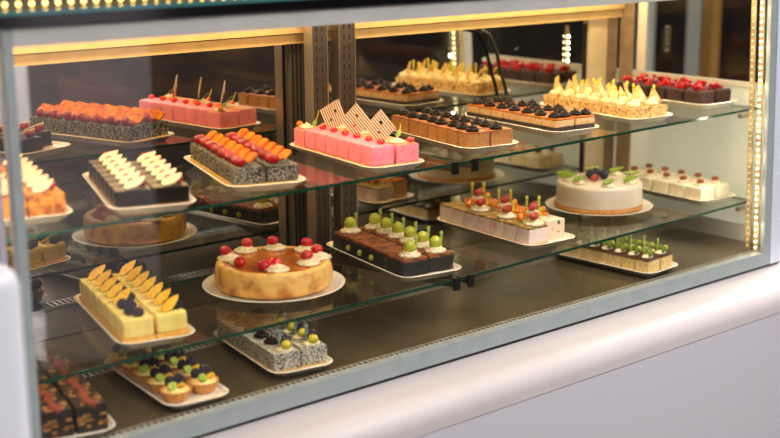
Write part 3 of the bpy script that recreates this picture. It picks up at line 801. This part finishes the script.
# fruit tarts
bm = bmesh.new()
lathe(bm, [(0, 0), (.019, 0), (.021, .002), (.0295, .020), (.0300, .021), (.0280, .0205), (.0255, .016), (0, .015)], 48, lambda a, k, z: 1 + (.05 * math.sin(16 * a) if k in (2, 3, 4) else 0))
SHELL = finish(bm, 'pastry_shell', mat('pastry', (222, 158, 84), .65, (190, 118, 50), 90, .45, .7))
bm = bmesh.new(); ellip(bm, (0, 0, .017), (.0265, .0265, .010), 3); TCREAM = finish(bm, 'custard_cream', mat('custard', (244, 214, 140), .4, (238, 200, 112), 60))
KIWI_C = petal('kiwi_slice', .022, .018, .003, KIWI, -20, 30, .028, 30)
MANG_C = petal('mango_piece', .020, .012, .005, MANGO, 20, -20, .029, 120)
def tart_parts(i): return [('pastry_shell', SHELL), ('custard_cream', TCREAM), ('kiwi_slice', KIWI_C, (-.010, -.008, .001)), ('blackberry', BLACKB_L, (.010, .004, .0235)), ('blackberry', BLACKB, (-.004, .014, .0235)), ('mango_piece', MANG_C, (.004, -.014, 0))]
g = 'fruit tarts on the case floor'
row('tart', 'fruit_tart', 'tart', 'round fruit tart with kiwi and blackberries', g, 5, -.0315, -.120, .0612, tart_parts, 'left', 25)
row('tart', 'fruit_tart', 'tart', 'round fruit tart with kiwi and blackberries', g, 5, .0315, -.108, .0612, tart_parts, 'right', 25)
# speckled slices with grapes
PF_BODY = cake_box('cake_body', .055, .0480, .003, .036, mat('pale_poppy', (196, 188, 168), .8, (58, 58, 60), 260, .48, .58, bump=.6, bscale=300), .0025, .0008)
PF_BASE = cake_box('sponge_base', .0575, .0485, 0, .0029, mat('yellow_sponge', (214, 172, 84)), .001)
def pf_parts(i, side):
    p = [('cake_body', PF_BODY), ('sponge_base', PF_BASE)]
    if i == 0 or (side == 'r' and i < 4): p += [('cream_dollop', CREAM_M, (.002, -.004, .0355)), ('grape', GRAPE_F, (.004, -.011, .0370)), ('blackberry', BLACKB_L, (.010, .010, .0390)), ('pick', PICK_GR, (-.007, -.002, .040))]
    else: p += [('chocolate_swirl', CHOC_D, (0, 0, .0360))]
    return p
g = 'speckled slices on the case floor'
row('poppyf', 'speckled_cake_slice', 'cake slice', 'pale speckled slice on the case floor', g, 6, -.030, -.121, .0488, lambda i: pf_parts(i, 'l'), 'left')
row('poppyf', 'speckled_cake_slice', 'cake slice', 'pale speckled slice on the case floor', g, 6, .030, -.117, .0488, lambda i: pf_parts(i, 'r'), 'right')
# beige squares with green garnish
PS_BODY = cake_box('cake_body', .055, .0420, 0, .029, mat('beige_sponge', (232, 204, 146), .7, (214, 178, 112), 120, bump=.3), .002)
PS_LAYER = box('chocolate_layer', -.0275, .0275, -.0208, .0208, .0291, .0315, mat('thin_chocolate', (74, 42, 26), .5, (92, 54, 34), 80), .0008)
bm = bmesh.new(); ellip(bm, (0, 0, .035), (.019, .014, .005), 2); PS_CREAM = finish(bm, 'cream_topping', CREAM)
bm = bmesh.new()
for k in range(9): ellip(bm, (rr.uniform(-.018, .018), rr.uniform(-.014, .014), .041 + rr.uniform(0, .008)), (rr.uniform(.004, .008), .004, rr.uniform(.003, .009)), 1)
PS_GREEN = finish(bm, 'green_garnish', LEAF)
def ps_parts(i): return [('cake_body', PS_BODY), ('chocolate_layer', PS_LAYER), ('cream_topping', PS_CREAM), ('green_garnish', PS_GREEN), ('grape', GRAPE_S, (.012, -.008, .038)), ('pick', pick_once, (-.006, .006, .040))]
pick_once = pick_mesh(.030, PICKG)
g = 'beige squares with green garnish'
row('pick', 'garnished_cake_square', 'cake', 'beige square with cream and green garnish', g, 7, -.030, -.130, .0432, ps_parts, 'left', 3)
row('pick', 'garnished_cake_square', 'cake', 'beige square with cream and green garnish', g, 7, .030, -.130, .0432, ps_parts, 'right', 3)

# ------------------------------------------------------------------ lights
def area(name, loc, rot, sx, sy, power, col):
    l = bpy.data.lights.new(name, 'AREA'); l.shape = 'RECTANGLE'; l.size = sx; l.size_y = sy; l.energy = power; l.color = col
    o = bpy.data.objects.new(name, l); COL.objects.link(o); o.location = loc; o.rotation_euler = [math.radians(r) for r in rot]
    return o
WARM = (1, .74, .40)
for x0, p in ((1.41, 3.9), (2.54, 4.4)):
    area('case_front_light', (x0, .06, .735), (22, 0, 0), 1.05, .02, p, WARM if x0 < 2 else (1, .79, .50))
    area('case_rear_fill', (x0, .555, .738), (-38, 0, 0), 1.05, .03, p * 1.65, (1, .74, .38))  # added fill, brightens the rear faces seen in the mirror
def lamp(name, loc, power, col):
    l = bpy.data.lights.new(name, 'POINT'); l.energy = power; l.color = col; l.shadow_soft_size = .004
    o = bpy.data.objects.new(name, l); COL.objects.link(o); o.location = loc
for k in range(7):
    z = .06 + k * .1
    lamp('post_lamp', (lx(z) - .034, .036, z), .22, (1, .84, .56))
for z in (.34, .45, .56, .67):
    lamp('post_lamp', (.885, .030, z), .55, (1, .84, .56))  # unseen lamps added at the left post to light the right panel
area('room_fill', (1.4, -1.9, 3.2), (24, 0, 0), 4.5, 3.0, 75, (1, .98, .97))
area('room_fill', (2.2, -5.4, 4.0), (58, 0, 0), 4.5, 1.2, 210, (1, .98, .98))  # added front fill out of view, lifts the counter's front face
area('room_fill', (2.9, -1.6, 2.3), (-38, 0, 0), .8, .8, 160, (1, .97, .97))  # added only to brighten the pale column reflected as haze
area('room_fill', (4.25, .25, 1.3), (0, 60, 0), .8, .8, 44, (1, .98, .94))  # added out of view to shine through the right side panel
w = bpy.data.worlds.new('room_air'); SC.world = w; w.use_nodes = True
w.node_tree.nodes['Background'].inputs[0].default_value = (.60, .57, .55, 1); w.node_tree.nodes['Background'].inputs[1].default_value = .25

# ------------------------------------------------------------------ camera
cam = bpy.data.cameras.new('camera'); co = bpy.data.objects.new('camera', cam); COL.objects.link(co)
cam.sensor_width = 36; cam.lens = 59.347; cam.clip_start = .05
rx = Vector((.7637437, -.64549106, -.00607099)); dn = Vector((-.15201193, -.17070397, -.97352582)); fw = Vector((.62736587, .74444707, -.22849643))
M = Matrix((rx, -dn, -fw)).transposed().to_4x4(); M.translation = (0, -1.98, .91599)
co.matrix_world = M
cam.dof.use_dof = True; cam.dof.focus_distance = 3.05; cam.dof.aperture_fstop = 2.0
SC.camera = co
SC.cycles.transparent_max_bounces = 40; SC.cycles.max_bounces = 14; SC.cycles.glossy_bounces = 8
SC.cycles.caustics_reflective = False; SC.cycles.caustics_refractive = False
SC.cycles.sample_clamp_indirect = 6
vs = SC.view_settings
vs.view_transform = 'Standard'; vs.look = 'None'; vs.gamma = 1; vs.use_curve_mapping = False; vs.exposure = 0
